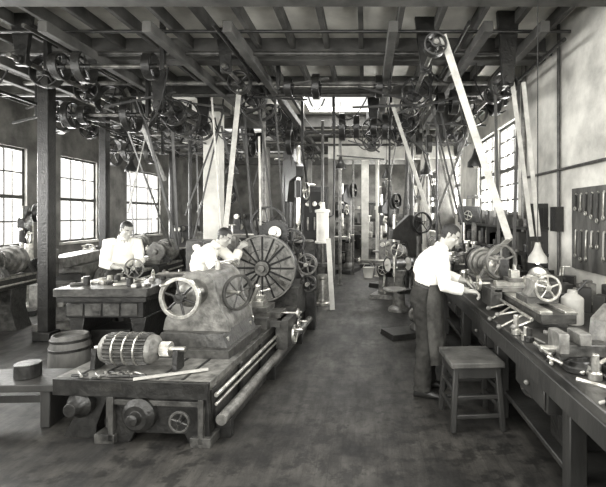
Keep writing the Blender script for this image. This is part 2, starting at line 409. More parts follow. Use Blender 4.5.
for i in range(2):
    for j in range(3): b.box(.2+.65*i, .75+.65*i, YB+.02, YB+.05, .15+.72*j, .75+.72*j, 'wood')
b.done()
b = B('wall_front', bevel=0)
fw = [(-5.4, -3.6), (-2.6, -.8), (.2, 1.9)]  # unseen windows added behind the camera for frontal fill light
x = XL-T
for a, c in fw:
    b.box(x, a, YF-T, YF, 0, H, 'plaster'); b.box(a, c, YF-T, YF, 0, 1.0, 'plaster'); b.box(a, c, YF-T, YF, 3.5, H, 'plaster'); x = c
b.box(x, XR+T, YF-T, YF, 0, H, 'plaster'); b.done()
sky = [(-1.25, .12, 8.6, 9.95), (-2.6, 1.0, .6, 3.4), (-5.6, -3.9, 1., 3.4), (.3, 1.9, 12.4, 14.0), (-4.4, -2.6, 11.4, 12.9), (-.9, 1.5, 16.0, 17.6)]  # first is the bright overhead panel; the others are added for fill light
b = B('ceiling', bevel=0)
xs = sorted({XL-T, XR+T, *[q for s in sky for q in s[:2]]}); ys = sorted({YF-T, YB+T, *[q for s in sky for q in s[2:]]})
for i in range(len(xs)-1):
    for j in range(len(ys)-1):
        cx, cy = (xs[i]+xs[i+1])/2, (ys[j]+ys[j+1])/2
        if any(s[0] < cx < s[1] and s[2] < cy < s[3] for s in sky): continue
        b.box(xs[i], xs[i+1], ys[j], ys[j+1], H, H+.12, 'ceil')
b.done()
nw = [0]
def win_side(X, out, y0, y1, z0, z1, cols, rows):
    nw[0] += 1; b = B('window_%d' % nw[0], bevel=.003)
    xa, xb = (X+.06, X+.12) if out > 0 else (X-.12, X-.06); w = .05
    b.box(xa, xb, y0, y0+w, z0, z1, 'frame'); b.box(xa, xb, y1-w, y1, z0, z1, 'frame')
    b.box(xa, xb, y0, y1, z0, z0+w, 'frame'); b.box(xa, xb, y0, y1, z1-w, z1, 'frame')
    b.box(xa-.005, xb+.005, y0, y1, (z0+z1)/2-.035, (z0+z1)/2+.035, 'frame')
    for i in range(1, cols):
        y = y0+(y1-y0)*i/cols; b.box(xa+.01, xb-.01, y-.014, y+.014, z0, z1, 'frame')
    for i in range(1, rows):
        z = z0+(z1-z0)*i/rows; b.box(xa+.01, xb-.01, y0, y1, z-.014, z+.014, 'frame')
    sx = (X-.05, X+.06) if out > 0 else (X-.06, X+.05)
    b.box(sx[0], sx[1], y0-.05, y1+.05, z0-.06, z0, 'plaster')
    b.done()
for o in opsR: win_side(XR, 1, *o, 3, 6)
for o in opsL: win_side(XL, -1, *o, 3, 4)
for a, c in fw:
    nw[0] += 1; b = B('window_%d' % nw[0], bevel=.003)
    for i in range(5):
        x = a+(c-a)*i/4; b.box(x-.02, x+.02, YF-.15, YF-.1, 1, 3.5, 'frame')
    for i in range(5):
        z = 1+2.5*i/4; b.box(a, c, YF-.15, YF-.1, z-.02, z+.02, 'frame')
    b.done()
for i, y in enumerate((4.2, 5.9, 7.5, 10.3, 12.2, 14.5, 17.9)):
    b = B('trim_%d' % (i+1), bevel=.01); b.box(XL, XR, y-.11, y+.11, H-.3, H-.001, 'beam'); b.done()
b = B('trim_8', bevel=.004)
for i in range(20):
    x = XL+.3+i*.45; b.box(x-.03, x+.03, 4.3, 7.5, H-.15, H-.002, 'beam')
    if i % 2 and not (-1.3 < x < .2): b.box(x-.03, x+.03, 7.5, 12.2, H-.12, H-.002, 'beam')
b.done()
b = B('trim_9', bevel=.01); b.box(-.98, XR, 11.6, 11.9, 3.25, 3.8, 'plaster'); b.done()
b = B('trim_10', bevel=.01); b.box(-.98, -.82, 11.62, 11.88, 0, 3.25, 'plaster_dim'); b.box(1.95, 2.39, 11.62, 11.88, 0, 3.25, 'plaster_dim'); b.done()
b = B('baseboard_right'); b.box(XR-.02, XR, YF, YB, 0, .15, 'wood_dark'); b.done()
b = B('baseboard_left'); b.box(XL, XL+.02, YF, YB, 0, .15, 'wood_dark'); b.done()

def column(x, y, r, m, sq=False):
    b = B('support_column', (x, y, 0), bevel=.01)
    b.box(-r*1.5, r*1.5, -r*1.5, r*1.5, 0, .12, 'iron')
    if sq: b.box(-r, r, -r, r, .12, H-.3, m)
    else: b.cyl((0, 0, .12), (0, 0, H-.3), r, m, n=28)
    b.box(-r*1.7, r*1.7, -r*1.4, r*1.4, H-.42, H-.3, 'beam'); b.done()
column(-2.87, 8.3, .15, 'white', True)
column(-4.95, 8.3, .07, 'iron', True)
column(-4.48, 6.15, .08, 'iron', True)
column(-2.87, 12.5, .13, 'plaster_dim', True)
column(-5.5, 12.5, .1, 'iron')
column(1.50, 11.1, .09, 'plaster')
column(.0, 14.6, .12, 'plaster', True)
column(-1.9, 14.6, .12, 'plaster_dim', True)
b = B('vertical_steam_pipe', bevel=0)
for x, y, r, m in ((-1.78, 7.7, .03, 'iron_light'), (-.62, 10.9, .04, 'iron_light'), (.95, 8.75, .03, 'iron_grey'), (1.35, 9.4, .035, 'iron_light'), (1.0, 10.4, .045, 'iron_grey'), (-3.6, 9.0, .035, 'iron'), (.35, 12.4, .05, 'plaster'), (-.35, 12.9, .03, 'iron_light'), (1.2, 7.3, .02, 'iron')):
    z0 = .0 if not (1.06 < x < 2.3) else .88
    b.cyl((x, y, z0), (x, y, H-.01), r, m, n=12); b.cyl((x, y, 1.9), (x, y, 2.0), r*1.5, m, n=12); b.cyl((x, y, z0), (x, y, z0+.03), r*2, m, n=12)
b.done()

# ---------------------------------------------------------------- faceplate lathe
b = B('faceplate_lathe', (-1.40, 6.0, 0), -.08, .006)
for sx in (-1, 1):
    xa, xb = sorted((sx*.42, sx*.24)); b.box(xa, xb, -2.7, 1.3, .40, .47, 'steel_dark')
    xa, xb = sorted((sx*.40, sx*.34)); b.box(xa, xb, -2.65, 1.3, .1, .40, 'iron_grey')
    xa, xb = sorted((sx*.46, sx*.30)); b.box(xa, xb, -2.7, 1.3, 0, .07, 'iron_grey')
    for i in range(7):
        xa, xb = sorted((sx*.43, sx*.40)); b.box(xa, xb, -2.6+i*.6, -2.54+i*.6, .07, .40, 'iron')
for i in range(8): b.box(-.34, .34, -2.6+i*.5, -2.5+i*.5, .1, .40, 'iron')
b.cyl((.5, -2.6, .17), (.5, .9, .17), .045, 'iron_light', n=18)
for y in (-2.5, -1.3, 0., .85): b.box(.42, .55, y-.03, y+.03, 0, .14, 'iron')
b.cyl((.46, -2.6, .36), (.46, .3, .36), .018, 'steel', n=12)
b.cyl((.46, -2.6, .29), (.46, .3, .29), .013, 'steel', n=12)
b.box(-.80, .44, -2.66, -2.02, .44, .485, 'iron_light')
b.box(-.80, .44, -2.70, -2.66, .36, .485, 'iron')
for x in (-.66, -.48, .0, .2): b.box(x, x+.025, -2.65, -2.03, .4851, .490, 'black')
leg = [(-.78, 0), (-.5, 0), (-.5, .1), (-.42, .3), (-.36, .44), (-.74, .44), (-.66, .2)]
b.prism(leg, (0, -2.62, 0), (1, 0, 0), (0, 0, 1), (0, .1, 0), 'iron')
b.prism(leg, (0, -2.15, 0), (1, 0, 0), (0, 0, 1), (0, .1, 0), 'iron')
b.rev((-.1, -2.66, .23), (0, -1, 0), [(0, .13), (.05, .13), (.09, .09), (.09, .05), (.14, .045), (.15, .02)], 'iron', 24)
b.rev((-.6, -2.62, .28), (0, -1, 0), [(0, .1), (.06, .1), (.1, .06), (.16, .05)], 'iron', 20)
# bed end casting with ribs and recesses
b.prism([(-.36, 0), (-.2, 0), (-.16, .08), (.24, .08), (.28, 0), (.44, 0), (.42, .36), (-.34, .36)], (0, -2.66, 0), (1, 0, 0), (0, 0, 1), (0, .05, 0), 'iron')
for x in (-.33, .38): b.box(x-.02, x+.02, -2.70, -2.66, .02, .36, 'iron_grey')
b.box(-.33, .4, -2.69, -2.66, .30, .34, 'iron_grey')
b.wheel((.25, -2.76, .22), (0, -1, 0), .08, 'iron_grey', .02, .016, 4, .02, .008); b.cyl((.25, -2.66, .22), (.25, -2.78, .22), .015, 'iron')
# tailstock
b.box(-.38, .38, -2.15, -1.25, .475, .56, 'iron_grey')
b.box(-.34, .34, -2.08, -1.3, .56, .68, 'iron_grey', .85, .95)
prof = [(-.29, .68), (-.27, .78), (-.2, .9), (-.17, 1.04), (-.15, 1.13), (-.09, 1.19), (0, 1.21), (.09, 1.19), (.15, 1.13), (.17, 1.04), (.2, .9), (.27, .78), (.29, .68)]
b.prism(prof, (0, -1.95, 0), (1, 0, 0), (0, 0, 1), (0, .62, 0), 'iron_light')
b.prism([(x*1.09, .68+(z-.68)*1.05) for x, z in prof], (0, -1.98, 0), (1, 0, 0), (0, 0, 1), (0, .05, 0), 'iron_light')
b.prism([(x*1.09, .68+(z-.68)*1.05) for x, z in prof], (0, -1.36, 0), (1, 0, 0), (0, 0, 1), (0, .05, 0), 'iron_light')
b.rev((0, -2.14, 1.04), (0, 1, 0), [(0, .06), (.02, .11), (.2, .12), (.22, .135), (.9, .135), (.95, .09), (1.05, .085), (1.05, .06), (1.15, .055), (1.25, .005)], 'steel_dark', 28)
b.wheel((0, -2.27, 1.04), (0, -1, 0), .18, 'iron', .04, .03, 6, .045, .012, True, m2='steel')
b.ringr((.31, -1.75, 1.0), (.85, -.5, 0), .15, .175, .03, 'iron_grey'); b.cyl((.15, -1.7, 1.0), (.34, -1.77, 1.0), .02, 'steel')
for i in range(3):
    q = i*math.pi/3+.2; d = V((.5*math.cos(q), .85*math.cos(q), math.sin(q)))*.155
    b.cyl(V((.31, -1.75, 1.0))-d, V((.31, -1.75, 1.0))+d, .008, 'iron_grey', n=8)
b.tube([(.2, -1.5, .8), (.36, -1.5, .86), (.42, -1.5, 1.0)], [.018, .014, .018], 'steel')
b.sph((.42, -1.5, 1.02), .028, 'steel')
b.cyl((.05, -1.6, 1.2), (.05, -1.6, 1.29), .03, 'steel', n=12)
b.tube([(.05, -1.6, 1.27), (.22, -1.65, 1.31)], .011, 'steel')
for x in (-.3, .3):
    for y in (-2.0, -1.4): b.cyl((x, y, .56), (x, y, .64), .025, 'steel', n=6)
# carriage
b.box(-.43, .52, -1.0, -.45, .475, .545, 'iron_grey')
b.box(-.25, .48, -.86, -.6, .545, .61, 'steel_dark')
b.box(.05, .33, -.9, -.55, .61, .67, 'steel_dark'); b.box(.12, .26, -.84, -.64, .67, .73, 'steel')
b.cyl((.19, -.74, .73), (.19, -.74, .84), .03, 'steel', n=12); b.box(.12, .26, -.78, -.70, .75, .79, 'steel')
b.tube([(.19, -.74, .83), (.33, -.82, .87)], .011, 'steel'); b.sph((.33, -.82, .87), .02, 'steel')
b.box(.46, .6, -.98, -.5, .22, .545, 'iron_grey')
b.wheel((.65, -.85, .36), (1, 0, 0), .11, 'steel', .025, .018, 5, .03, .009, True)
b.wheel((.64, -.6, .42), (1, 0, 0), .06, 'steel', .02, .014, 4, .02, .007, True)
b.cyl((.48, -.73, .58), (.64, -.73, .58), .014, 'steel'); b.wheel((.66, -.73, .58), (1, 0, 0), .055, 'steel', .02, .012, 4, .018, .006)
for x in (-.35, -.28): b.box(x, x+.04, -.95, -.5, .545, .58, 'steel')
b.box(.0, .4, -1.12, -1.02, .475, .6, 'iron_grey'); b.wheel((.2, -1.16, .6), (0, -1, 0), .07, 'steel', .02, .014, 4, .02, .007, True)
# faceplate
c = V((0, 0, 1.02)); R = .455
b.rev((0, .02, 1.02), (0, 1, 0), [(-.03, R-.01), (-.03, R), (.06, R), (.08, R-.05), (.1, .2), (.2, .14)], 'black', 64)
def arc(r, a0, a1, n=6): return [(r*math.cos(a0+(a1-a0)*i/n), r*math.sin(a0+(a1-a0)*i/n)) for i in range(n+1)]
NS = 16
for i in range(NS):
    a0 = 2*math.pi*i/NS; a1 = 2*math.pi*(i+1)/NS
    for r0, r1 in ((.115, .25), (.258, .43)):
        g0 = .014/r0; g1 = .014/r1
        pts = arc(r1, a0+g1, a1-g1)+arc(r0, a1-g0, a0+g0)
        b.prism(pts, (0, -.012, 1.02), (1, 0, 0), (0, 0, 1), (0, -.022, 0), 'iron_light')
b.ringr((0, -.02, 1.02), (0, 1, 0), .436, .458, .05, 'iron_light', 64)
b.rev((0, -.03, 1.02), (0, -1, 0), [(0, .105), (.03, .1), (.03, .05), (.06, .045), (.06, .02)], 'steel_dark', 28)
for i in range(4):
    q = math.pi/4+i*math.pi/2+.2; d = V((math.cos(q), 0, math.sin(q)))
    b.cyl(c+d*.34+V((0, -.03, 0)), c+d*.34+V((0, -.1, 0)), .022, 'steel_dark', n=6)
    b.beam(c+d*.2+V((0, -.05, 0)), c+d*.39+V((0, -.05, 0)), .05, .03, 'steel_dark', d.cross(V((0, 1, 0))))
# headstock
b.box(-.44, .44, .2, 1.3, .3, .72, 'iron_grey')
for y in (.22, 1.1):
    b.prism([(-.3, .72), (.3, .72), (.17, 1.0), (.14, 1.14), (0, 1.19), (-.14, 1.14), (-.17, 1.0)], (0, y, 0), (1, 0, 0), (0, 0, 1), (0, .16, 0), 'iron_grey')
b.rev((0, .4, 1.02), (0, 1, 0), [(0, .34), (.05, .34), (.06, .3), (.18, .3), (.19, .25), (.3, .25), (.31, .2), (.42, .2), (.43, .15), (.6, .15)], 'steel_dark', 36)
b.gear((.1, .3, 1.5), (0, 1, 0), .19, .06, 'iron', 36)
b.cyl((.1, .2, 1.5), (.1, 1.2, 1.5), .03, 'steel'); b.rev((.1, .25, 1.5), (0, -1, 0), [(0, .09), (.03, .09), (.03, .03), (.07, .03)], 'steel', 24)
b.wheel((-.08, .5, 1.62), (0, -1, 0), .26, 'iron', .08, .03, 6)
b.wheel((.3, .4, 1.35), (0, -1, 0), .2, 'iron', .06, .03, 5)
b.beam((.1, .3, .7), (.1, .3, 1.5), .1, .08, 'iron'); b.beam((.1, 1.15, .7), (.1, 1.15, 1.5), .1, .08, 'iron')
b.box(-.2, .2, .45, .55, .72, 1.62, 'iron')
b.wheel((.5, .5, 1.02), (0, -1, 0), .16, 'iron_light', .05, .03, 6, .04, .012)
b.wheel((.5, .62, .72), (0, -1, 0), .13, 'iron_grey', .05, .03, 6, .04, .012)
b.cyl((.5, .4, 1.02), (.5, 1., 1.02), .03, 'steel'); b.box(.42, .58, .7, .85, 0, 1.08, 'iron')
b.cyl((.5, .5, .72), (.5, .75, .72), .03, 'steel')
b.done(bev_seg=2)

b = B('motor_armature', (-1.93, 3.60, .491), -.05, .003)
b.gear((0, 0, .16), (1, 0, 0), .13, .34, 'iron_grey', 24, .02)
for s_ in (-1, 1): b.rev((s_*.17, 0, .16), (s_, 0, 0), [(0, .118), (.04, .11), (.07, .07), (.09, .04)], 'iron_light', 24)
for x in (-.09, 0, .09): b.ringr((x, 0, .16), (1, 0, 0), .1, .134, .012, 'steel', 36)
b.cyl((-.3, 0, .16), (.46, 0, .16), .022, 'steel', n=16)
b.gear((.3, 0, .16), (1, 0, 0), .06, .08, 'steel', 28, .005)
for x in (-.28, .4): b.prism([(-.07, 0), (.07, 0), (.05, .17), (.02, .138), (-.02, .138), (-.05, .17)], (x-.02, 0, 0), (0, 1, 0), (0, 0, 1), (.04, 0, 0), 'iron')
b.done(bev_seg=2)
b = B('steel_straightedge', (-1.52, 3.44, .491), .42, .002); b.box(-.27, .27, -.02, .02, 0, .014, 'wood_light'); b.done()
b = B('hand_tools', (-1.95, 3.41, .491), 0, .002)
for i in range(14):
    x = random.uniform(-.3, .3); y = random.uniform(-.03, .06); a = random.uniform(-1, 1)
    d = V((math.cos(a), math.sin(a), 0))*.06
    b.cyl(V((x, y, .012))-d, V((x, y, .012))+d, .011, random.choice(['iron_light', 'iron', 'steel_dark', 'wood']), n=8)
b.done()

# ---------------------------------------------------------------- right bench
b = B('machinists_workbench', bevel=.006)
b.box(1.06, 2.33, 1.0, 10.6, .82, .88, 'bench_top')
b.box(1.06, 1.10, 1.0, 10.6, .70, .82, 'wood_dark')
for i in range(8):
    y = 1.1+i*1.33
    b.box(1.14, 1.24, y, y+.1, 0, .82, 'wood_dark'); b.box(2.18, 2.28, y, y+.1, 0, .82, 'wood_dark'); b.box(1.2, 2.2, y+.02, y+.08, .12, .2, 'wood_dark')
b.box(1.2, 2.25, 1.0, 10.6, .2, .24, 'wood_dark')
b.box(1.6, 1.65, 1., 10.6, .24, .82, 'black')
for i in range(6):
    y = 1.35+i*1.33; b.box(1.12, 1.5, y, y+.55, .52, .80, 'wood_dark'); b.box(1.105, 1.12, y+.02, y+.53, .54, .69, 'wood_dark'); b.sph((1.09, y+.27, .62), .018, 'iron_light')
b.done()
b = B('stored_castings', (0, 0, .241), bevel=.006)
for i in range(9):
    y = 1.5+i*.7; x = random.uniform(1.36, 1.42); r = random.uniform(.07, .12)
    if i % 2: b.wheel((x, y, r+.005), (.3, 1, 0), r, 'iron_grey', .06, .03)
    else: b.box(x-.12, x+.12, y-.12, y+.12, 0, .2, 'iron')
b.done()
def small_lathe(name, loc, rz, L=2.1, s=1.):
    b = B(name, loc, rz, .004, s)
    for y in (.2, L-.35):
        b.prism([(-.16, 0), (.16, 0), (.1, .07), (-.1, .07)], (0, y, 0), (1, 0, 0), (0, 0, 1), (0, .2, 0), 'iron_grey')
    b.box(-.11, .11, 0, L, .07, .13, 'iron_grey'); b.box(-.12, -.04, 0, L, .13, .15, 'steel'); b.box(.04, .12, 0, L, .13, .15, 'steel')
    zc = .27
    hp = [(-.13, .15), (.13, .15), (.08, .24), (.06, .31), (0, .34), (-.06, .31), (-.08, .24)]
    b.prism(hp, (0, L-.55, 0), (1, 0, 0), (0, 0, 1), (0, .09, 0), 'iron_light'); b.prism(hp, (0, L-.12, 0), (1, 0, 0), (0, 0, 1), (0, .09, 0), 'iron_light')
    b.rev((0, L-.45, zc), (0, 1, 0), [(0, .07), (.08, .07), (.085, .1), (.16, .1), (.165, .13), (.24, .13), (.245, .155), (.32, .155)], 'steel_dark', 32)
    b.gear((0, L-.62, zc), (0, 1, 0), .12, .04, 'steel_dark', 28, .01); b.gear((.13, L-.3, zc+.1), (0, 1, 0), .08, .2, 'iron', 24, .01)
    b.rev((0, L-.64, zc), (0, -1, 0), [(0, .1), (.07, .1), (.075, .03), (.11, .02)], 'steel', 24)
    for i in range(3):
        q = i*2.1+.5; b.obox((.065*math.cos(q), L-.73, zc+.065*math.sin(q)), (.03, .05, .03), 'steel')
    b.wheel((0, L+.04, zc), (0, 1, 0), .14, 'iron', .04, .02)
    b.wheel((-.02, L-.85, zc+.08), (.25, -1, 0), .15, 'iron_light', .03, .02, 5)
    b.box(-.04, .04, L-.88, L-.82, .15, zc+.1, 'iron')
    b.box(-.11, .11, .25, .47, .15, .19, 'iron_grey'); b.prism([(-.08, .19), (.08, .19), (.05, .25), (.05, .3), (-.05, .3), (-.05, .25)], (0, .28, 0), (1, 0, 0), (0, 0, 1), (0, .16, 0), 'iron_light')
    b.rev((0, .2, zc), (0, 1, 0), [(0, .03), (.03, .045), (.3, .045), (.3, .022), (.4, .022), (.45, .003)], 'steel', 18)
    b.wheel((0, .17, zc), (0, -1, 0), .09, 'steel', .02, .016, 5, .02, .008, True)
    yc = L*.42
    b.box(-.2, .17, yc-.13, yc+.13, .151, .185, 'iron_light'); b.box(-.16, .12, yc-.05, yc+.05, .185, .22, 'steel')
    b.box(-.07, .06, yc-.08, yc+.07, .22, .25, 'steel_dark'); b.box(-.04, .03, yc-.04, yc+.04, .25, .31, 'steel'); b.cyl((0, yc, .31), (0, yc, .35), .012, 'steel')
    b.box(-.23, -.14, yc-.13, yc+.13, .03, .17, 'iron_grey')
    b.cyl((-.2, yc, .2), (-.28, yc, .2), .012, 'steel'); b.wheel((-.29, yc, .2), (-1, 0, 0), .06, 'steel', .018, .014, 4, .016, .006)
    b.cyl((-.22, yc+.28, .16), (-.3, yc+.28, .16), .012, 'steel')
    b.box(-.23, -.1, yc+.2, yc+.36, .1, .2, 'iron_grey'); b.wheel((-.3, yc+.28, .16), (-1, 0, 0), .055, 'steel', .016, .012, 4, .016, .006)
    b.cyl((-.15, .05, .09), (-.15, L-.1, .09), .011, 'steel', n=10)
    for i in range(5):
        y = yc-.75+i*.13+.03*(i % 2); b.cyl((-.14, y, .08), (-.27-.03*(i % 2), y-.05+.04*(i % 3), .05-.05*(i % 2)), .008, 'steel', n=8); b.sph((-.28-.03*(i % 2), y-.05+.04*(i % 3), .05-.05*(i % 2)), .018, 'iron_light')
    return b.done(bev_seg=2)
small_lathe('bench_lathe', (1.40, 3.15, .88), 0, 1.95, 1.15)
small_lathe('bench_lathe', (1.45, 7.6, .88), 0, 1.6)
def divider(loc, rz, s):
    b = B('dividing_head', loc, rz, .004, s)
    b.box(-.16, .16, -.1, .1, 0, .05, 'iron_grey'); b.prism([(-.12, .05), (.12, .05), (.1, .2), (0, .28), (-.1, .2)], (0, -.07, 0), (1, 0, 0), (0, 0, 1), (0, .14, 0), 'iron_light')
    b.rev((.0, -.07, .17), (0, -1, 0), [(0, .1), (.03, .1), (.035, .03), (.1, .028)], 'steel', 24); b.cyl((.1, 0, .17), (.2, 0, .17), .02, 'steel'); b.rev((.2, 0, .17), (1, 0, 0), [(0, .11), (.012, .11)], 'steel', 28)
    b.tube([(.22, 0, .17), (.23, .0, .28), (.29, .0, .28)], .01, 'steel'); b.done(bev_seg=2)
divider((1.55, 2.72, .881), .3, 1.1)
divider((1.95, 4.9, .881), -.5, 1.1)
b = B('bench_tools', (0, 0, .881), bevel=.003)
random.seed(11)
for i in range(190):
    y = random.uniform(1.5, 3.2); x = random.uniform(1.1, 2.2); a = random.uniform(0, 3.1); L_ = random.uniform(.04, .14)
    if abs(x-1.66) < .15 and y > 2.9: continue
    d = V((math.cos(a), math.sin(a), 0))*L_; t = random.random()
    if t < .45:
        z = .014+random.random()*.05
        b.cyl(V((x, y, .014))-d, V((x, y, z))+d, random.uniform(.007, .018), random.choice(['steel', 'iron_light', 'steel', 'wood_light', 'iron', 'iron', 'iron_grey']), n=8)
    elif t < .7: b.rev((x, y, 0), (0, 0, 1), [(0, .035), (.04, .035), (.04, .02), (.04+random.random()*.1, .02)], random.choice(['steel', 'iron_light', 'iron']), 16)
    elif t < .8: b.wheel((x, y, .055), (math.cos(a), math.sin(a), 0), .05, 'iron_light', .02, .012, 4, .015, .006)
    else: b.obox((x, y, .035), (.12, .06, .07), random.choice(['steel_dark', 'iron_light', 'iron', 'iron', 'wood']), a)
for i in range(70):
    y = random.uniform(3.3, 5.8); x = random.uniform(1.68, 2.25); h = random.uniform(.05, .26)
    if abs(y-3.5) < .18 and x < 1.82: continue
    if i % 2: b.cyl((x, y, 0), (x, y, h), random.uniform(.02, .05), random.choice(['steel', 'iron_light', 'iron', 'iron']), n=14)
    else: b.obox((x, y, h/2), (.09, .12, h), random.choice(['iron', 'iron_light', 'wood', 'wood_dark']), i)
for i in range(40):
    y = random.uniform(5.7, 7.2); x = random.uniform(1.15, 2.05); h = random.uniform(.08, .42)
    b.rev((x, y, 0), (0, 0, 1), [(0, .07), (.03, .06), (.04, .03), (h, .03), (h+.01, .055), (h+.05, .05)], random.choice(['steel', 'iron_light', 'iron', 'iron_grey']), 14)
b.done()
b = B('oil_can', (1.66, 3.5, .881), bevel=.003)
b.rev((0, 0, 0), (0, 0, 1), [(0, .08), (.01, .085), (.2, .085), (.21, .08), (.24, .04), (.27, .035), (.27, .03)], 'wood_light', 28)
b.tube([(.03, 0, .25), (.08, 0, .30), (.12, 0, .35)], [.012, .009, .005], 'iron'); b.done()
def vise(loc, rz, s):
    b = B('bench_vise', loc, rz, .004, s)
    b.rev((0, 0, 0), (0, 0, 1), [(0, .08), (.03, .08), (.05, .05), (.08, .05)], 'iron', 18)
    b.box(-.12, .14, -.05, .05, .08, .14, 'iron_grey'); b.box(-.03, .03, -.07, .07, .14, .2, 'iron_light'); b.box(-.13, -.08, -.07, .07, .1, .2, 'iron_light')
    b.cyl((-.2, 0, .11), (-.1, 0, .11), .018, 'steel'); b.cyl((-.19, -.1, .11), (-.19, .1, .11), .008, 'steel'); b.done()
vise((1.20, 2.45, .881), 0, 1.1); vise((1.25, 6.1, .881), 0, 1.3); vise((1.25, 6.9, .881), .2, 1.3)
b = B('storage_shelf', bevel=.003)
for zz in (1.2, 1.55):
    b.box(2.12, XR-.001, 5.7, 9.6, zz, zz+.04, 'wood_dark')
    random.seed(int(zz*10))
    for i in range(24):
        y = 5.75+i*.16; h = random.uniform(.08, .27)
        if i % 3: b.cyl((2.25, y, zz+.04), (2.25, y, zz+.04+h), .05, random.choice(['iron', 'iron_light', 'wood', 'iron_grey']), n=14)
        else: b.box(2.17, 2.33, y-.05, y+.05, zz+.04, zz+.04+h, random.choice(['iron', 'wood', 'iron_grey']))
for i in range(5): b.box(2.12, XR-.001, 5.72+i*.95, 5.75+i*.95, .881, 1.9 if i in (0, 4) else 1.55, 'wood_dark')
b.done()
# tool board on the near right wall
b = B('tool_board', bevel=.003)
b.box(2.365, 2.399, 3.4, 5.0, 1.15, 2.05, 'wood')
random.seed(17)
for i in range(13):
    y = 3.5+i*.115
    for z in (1.98, 1.58):
        L_ = random.uniform(.15, .32); b.cyl((2.35, y, z), (2.37, y, z), .012, 'steel', n=8)
        b.beam((2.35, y, z), (2.35, y+.01, z-L_), .022, .012, random.choice(['iron', 'steel', 'iron_grey', 'wood_light']), (0, 1, 0)); b.ringr((2.35, y+.01, z-L_), (1, 0, 0), .012, .026, .014, 'steel', 14)
b.done()
b = B('wall_conduit', bevel=0)
b.cyl((2.37, 5.35, .9), (2.37, 5.35, 4.08), .02, 'iron_grey', n=10); b.box(2.3, 2.395, 5.27, 5.43, 1.55, 1.85, 'iron'); b.cyl((2.37, 4.3, 2.3), (2.37, 6.6, 2.3), .018, 'iron_grey', n=10)
b.cyl((2.36, 6.5, .9), (2.36, 6.5, 4.08), .035, 'iron_light', n=10); b.done()
b = B('wooden_stool', (.90, 3.74, 0), .06, .008)
b.box(-.22, .22, -.23, .23, .515, .56, 'wood'); b.box(-.195, .195, -.2, .2, .42, .515, 'wood_dark')
for sx in (-1, 1):
    for sy in (-1, 1):
        b.beam((sx*.205, sy*.215, 0), (sx*.17, sy*.175, .515), .045, .045, 'wood_dark', (1, 0, 0))
for z, k in ((.12, .198), (.27, .188)):
    for s_ in (-1, 1):
        b.beam((-k, s_*k*1.02, z), (k, s_*k*1.02, z), .025, .035, 'wood_dark'); b.beam((s_*k, -k, z+.05), (s_*k, k, z+.05), .025, .035, 'wood_dark')
b.done(bev_seg=2)

# ---------------------------------------------------------------- left foreground
b = B('cast_iron_work_table', (-2.86, 5.15, 0), 0, .008)
b.box(-.52, .5, -.42, .38, .86, .95, 'iron_grey'); b.box(-.5, .48, -.4, .36, .8, .86, 'iron'); b.box(-.44, .42, -.34, .3, .62, .8, 'iron')
for x in (-.42, .26):
    b.prism([(-.02, 0), (.2, 0), (.17, .1), (.14, .4), (.18, .62), (0, .62), (.04, .4), (.01, .1)], (x, -.32, 0), (1, 0, 0), (0, 0, 1), (0, .6, 0), 'iron')
b.box(-.4, .4, -.28, .26, .2, .25, 'wood_dark'); b.box(-.25, .2, -.2, .2, .25, .45, 'iron')
for i in range(4): b.box(-.42+i*.2, -.24+i*.2, -.352, -.34, .64, .78, 'iron_grey')
random.seed(5)
for i in range(30):
    x = random.uniform(-.42, .4); y = random.uniform(-.3, .3)
    if i % 2: b.cyl((x, y, .95), (x, y, .95+random.uniform(.02, .12)), .035, random.choice(['steel', 'iron', 'iron_light']), n=12)
    else: b.obox((x, y, .965), (.16, .05, .03), random.choice(['paper', 'steel', 'wood', 'iron']), i)
b.done()
b = B('wooden_keg', (-3.1, 4.60, 0), 0, .003)
b.rev((0, 0, 0), (0, 0, 1), [(0, .165), (.02, .17), (.12, .192), (.25, .2), (.38, .192), (.49, .17), (.5, .165), (.5, .15), (.47, .15), (.47, .01)], 'wood', 22)
for z, r in ((.05, .18), (.16, .197), (.36, .196), (.45, .182)): b.ringr((0, 0, z), (0, 0, 1), r-.006, r+.004, .028, 'iron', 36)
b.done()
b = B('low_wooden_bench', (-3.2, 3.75, 0), .04, .006)
b.box(-.7, .7, -.2, .2, .3, .36, 'wood_dark')
for x in (-.6, .52):
    b.box(x, x+.08, -.18, .18, 0, .3, 'wood_dark')
b.box(-.6, .6, -.02, .02, .14, .2, 'wood_dark')
for x, r, h_ in ((-.4, .09, .16), (-.1, .07, .1), (.3, .1, .12)): b.cyl((x, 0, .36), (x, 0, .36+h_), r, 'iron', n=20)
b.done()
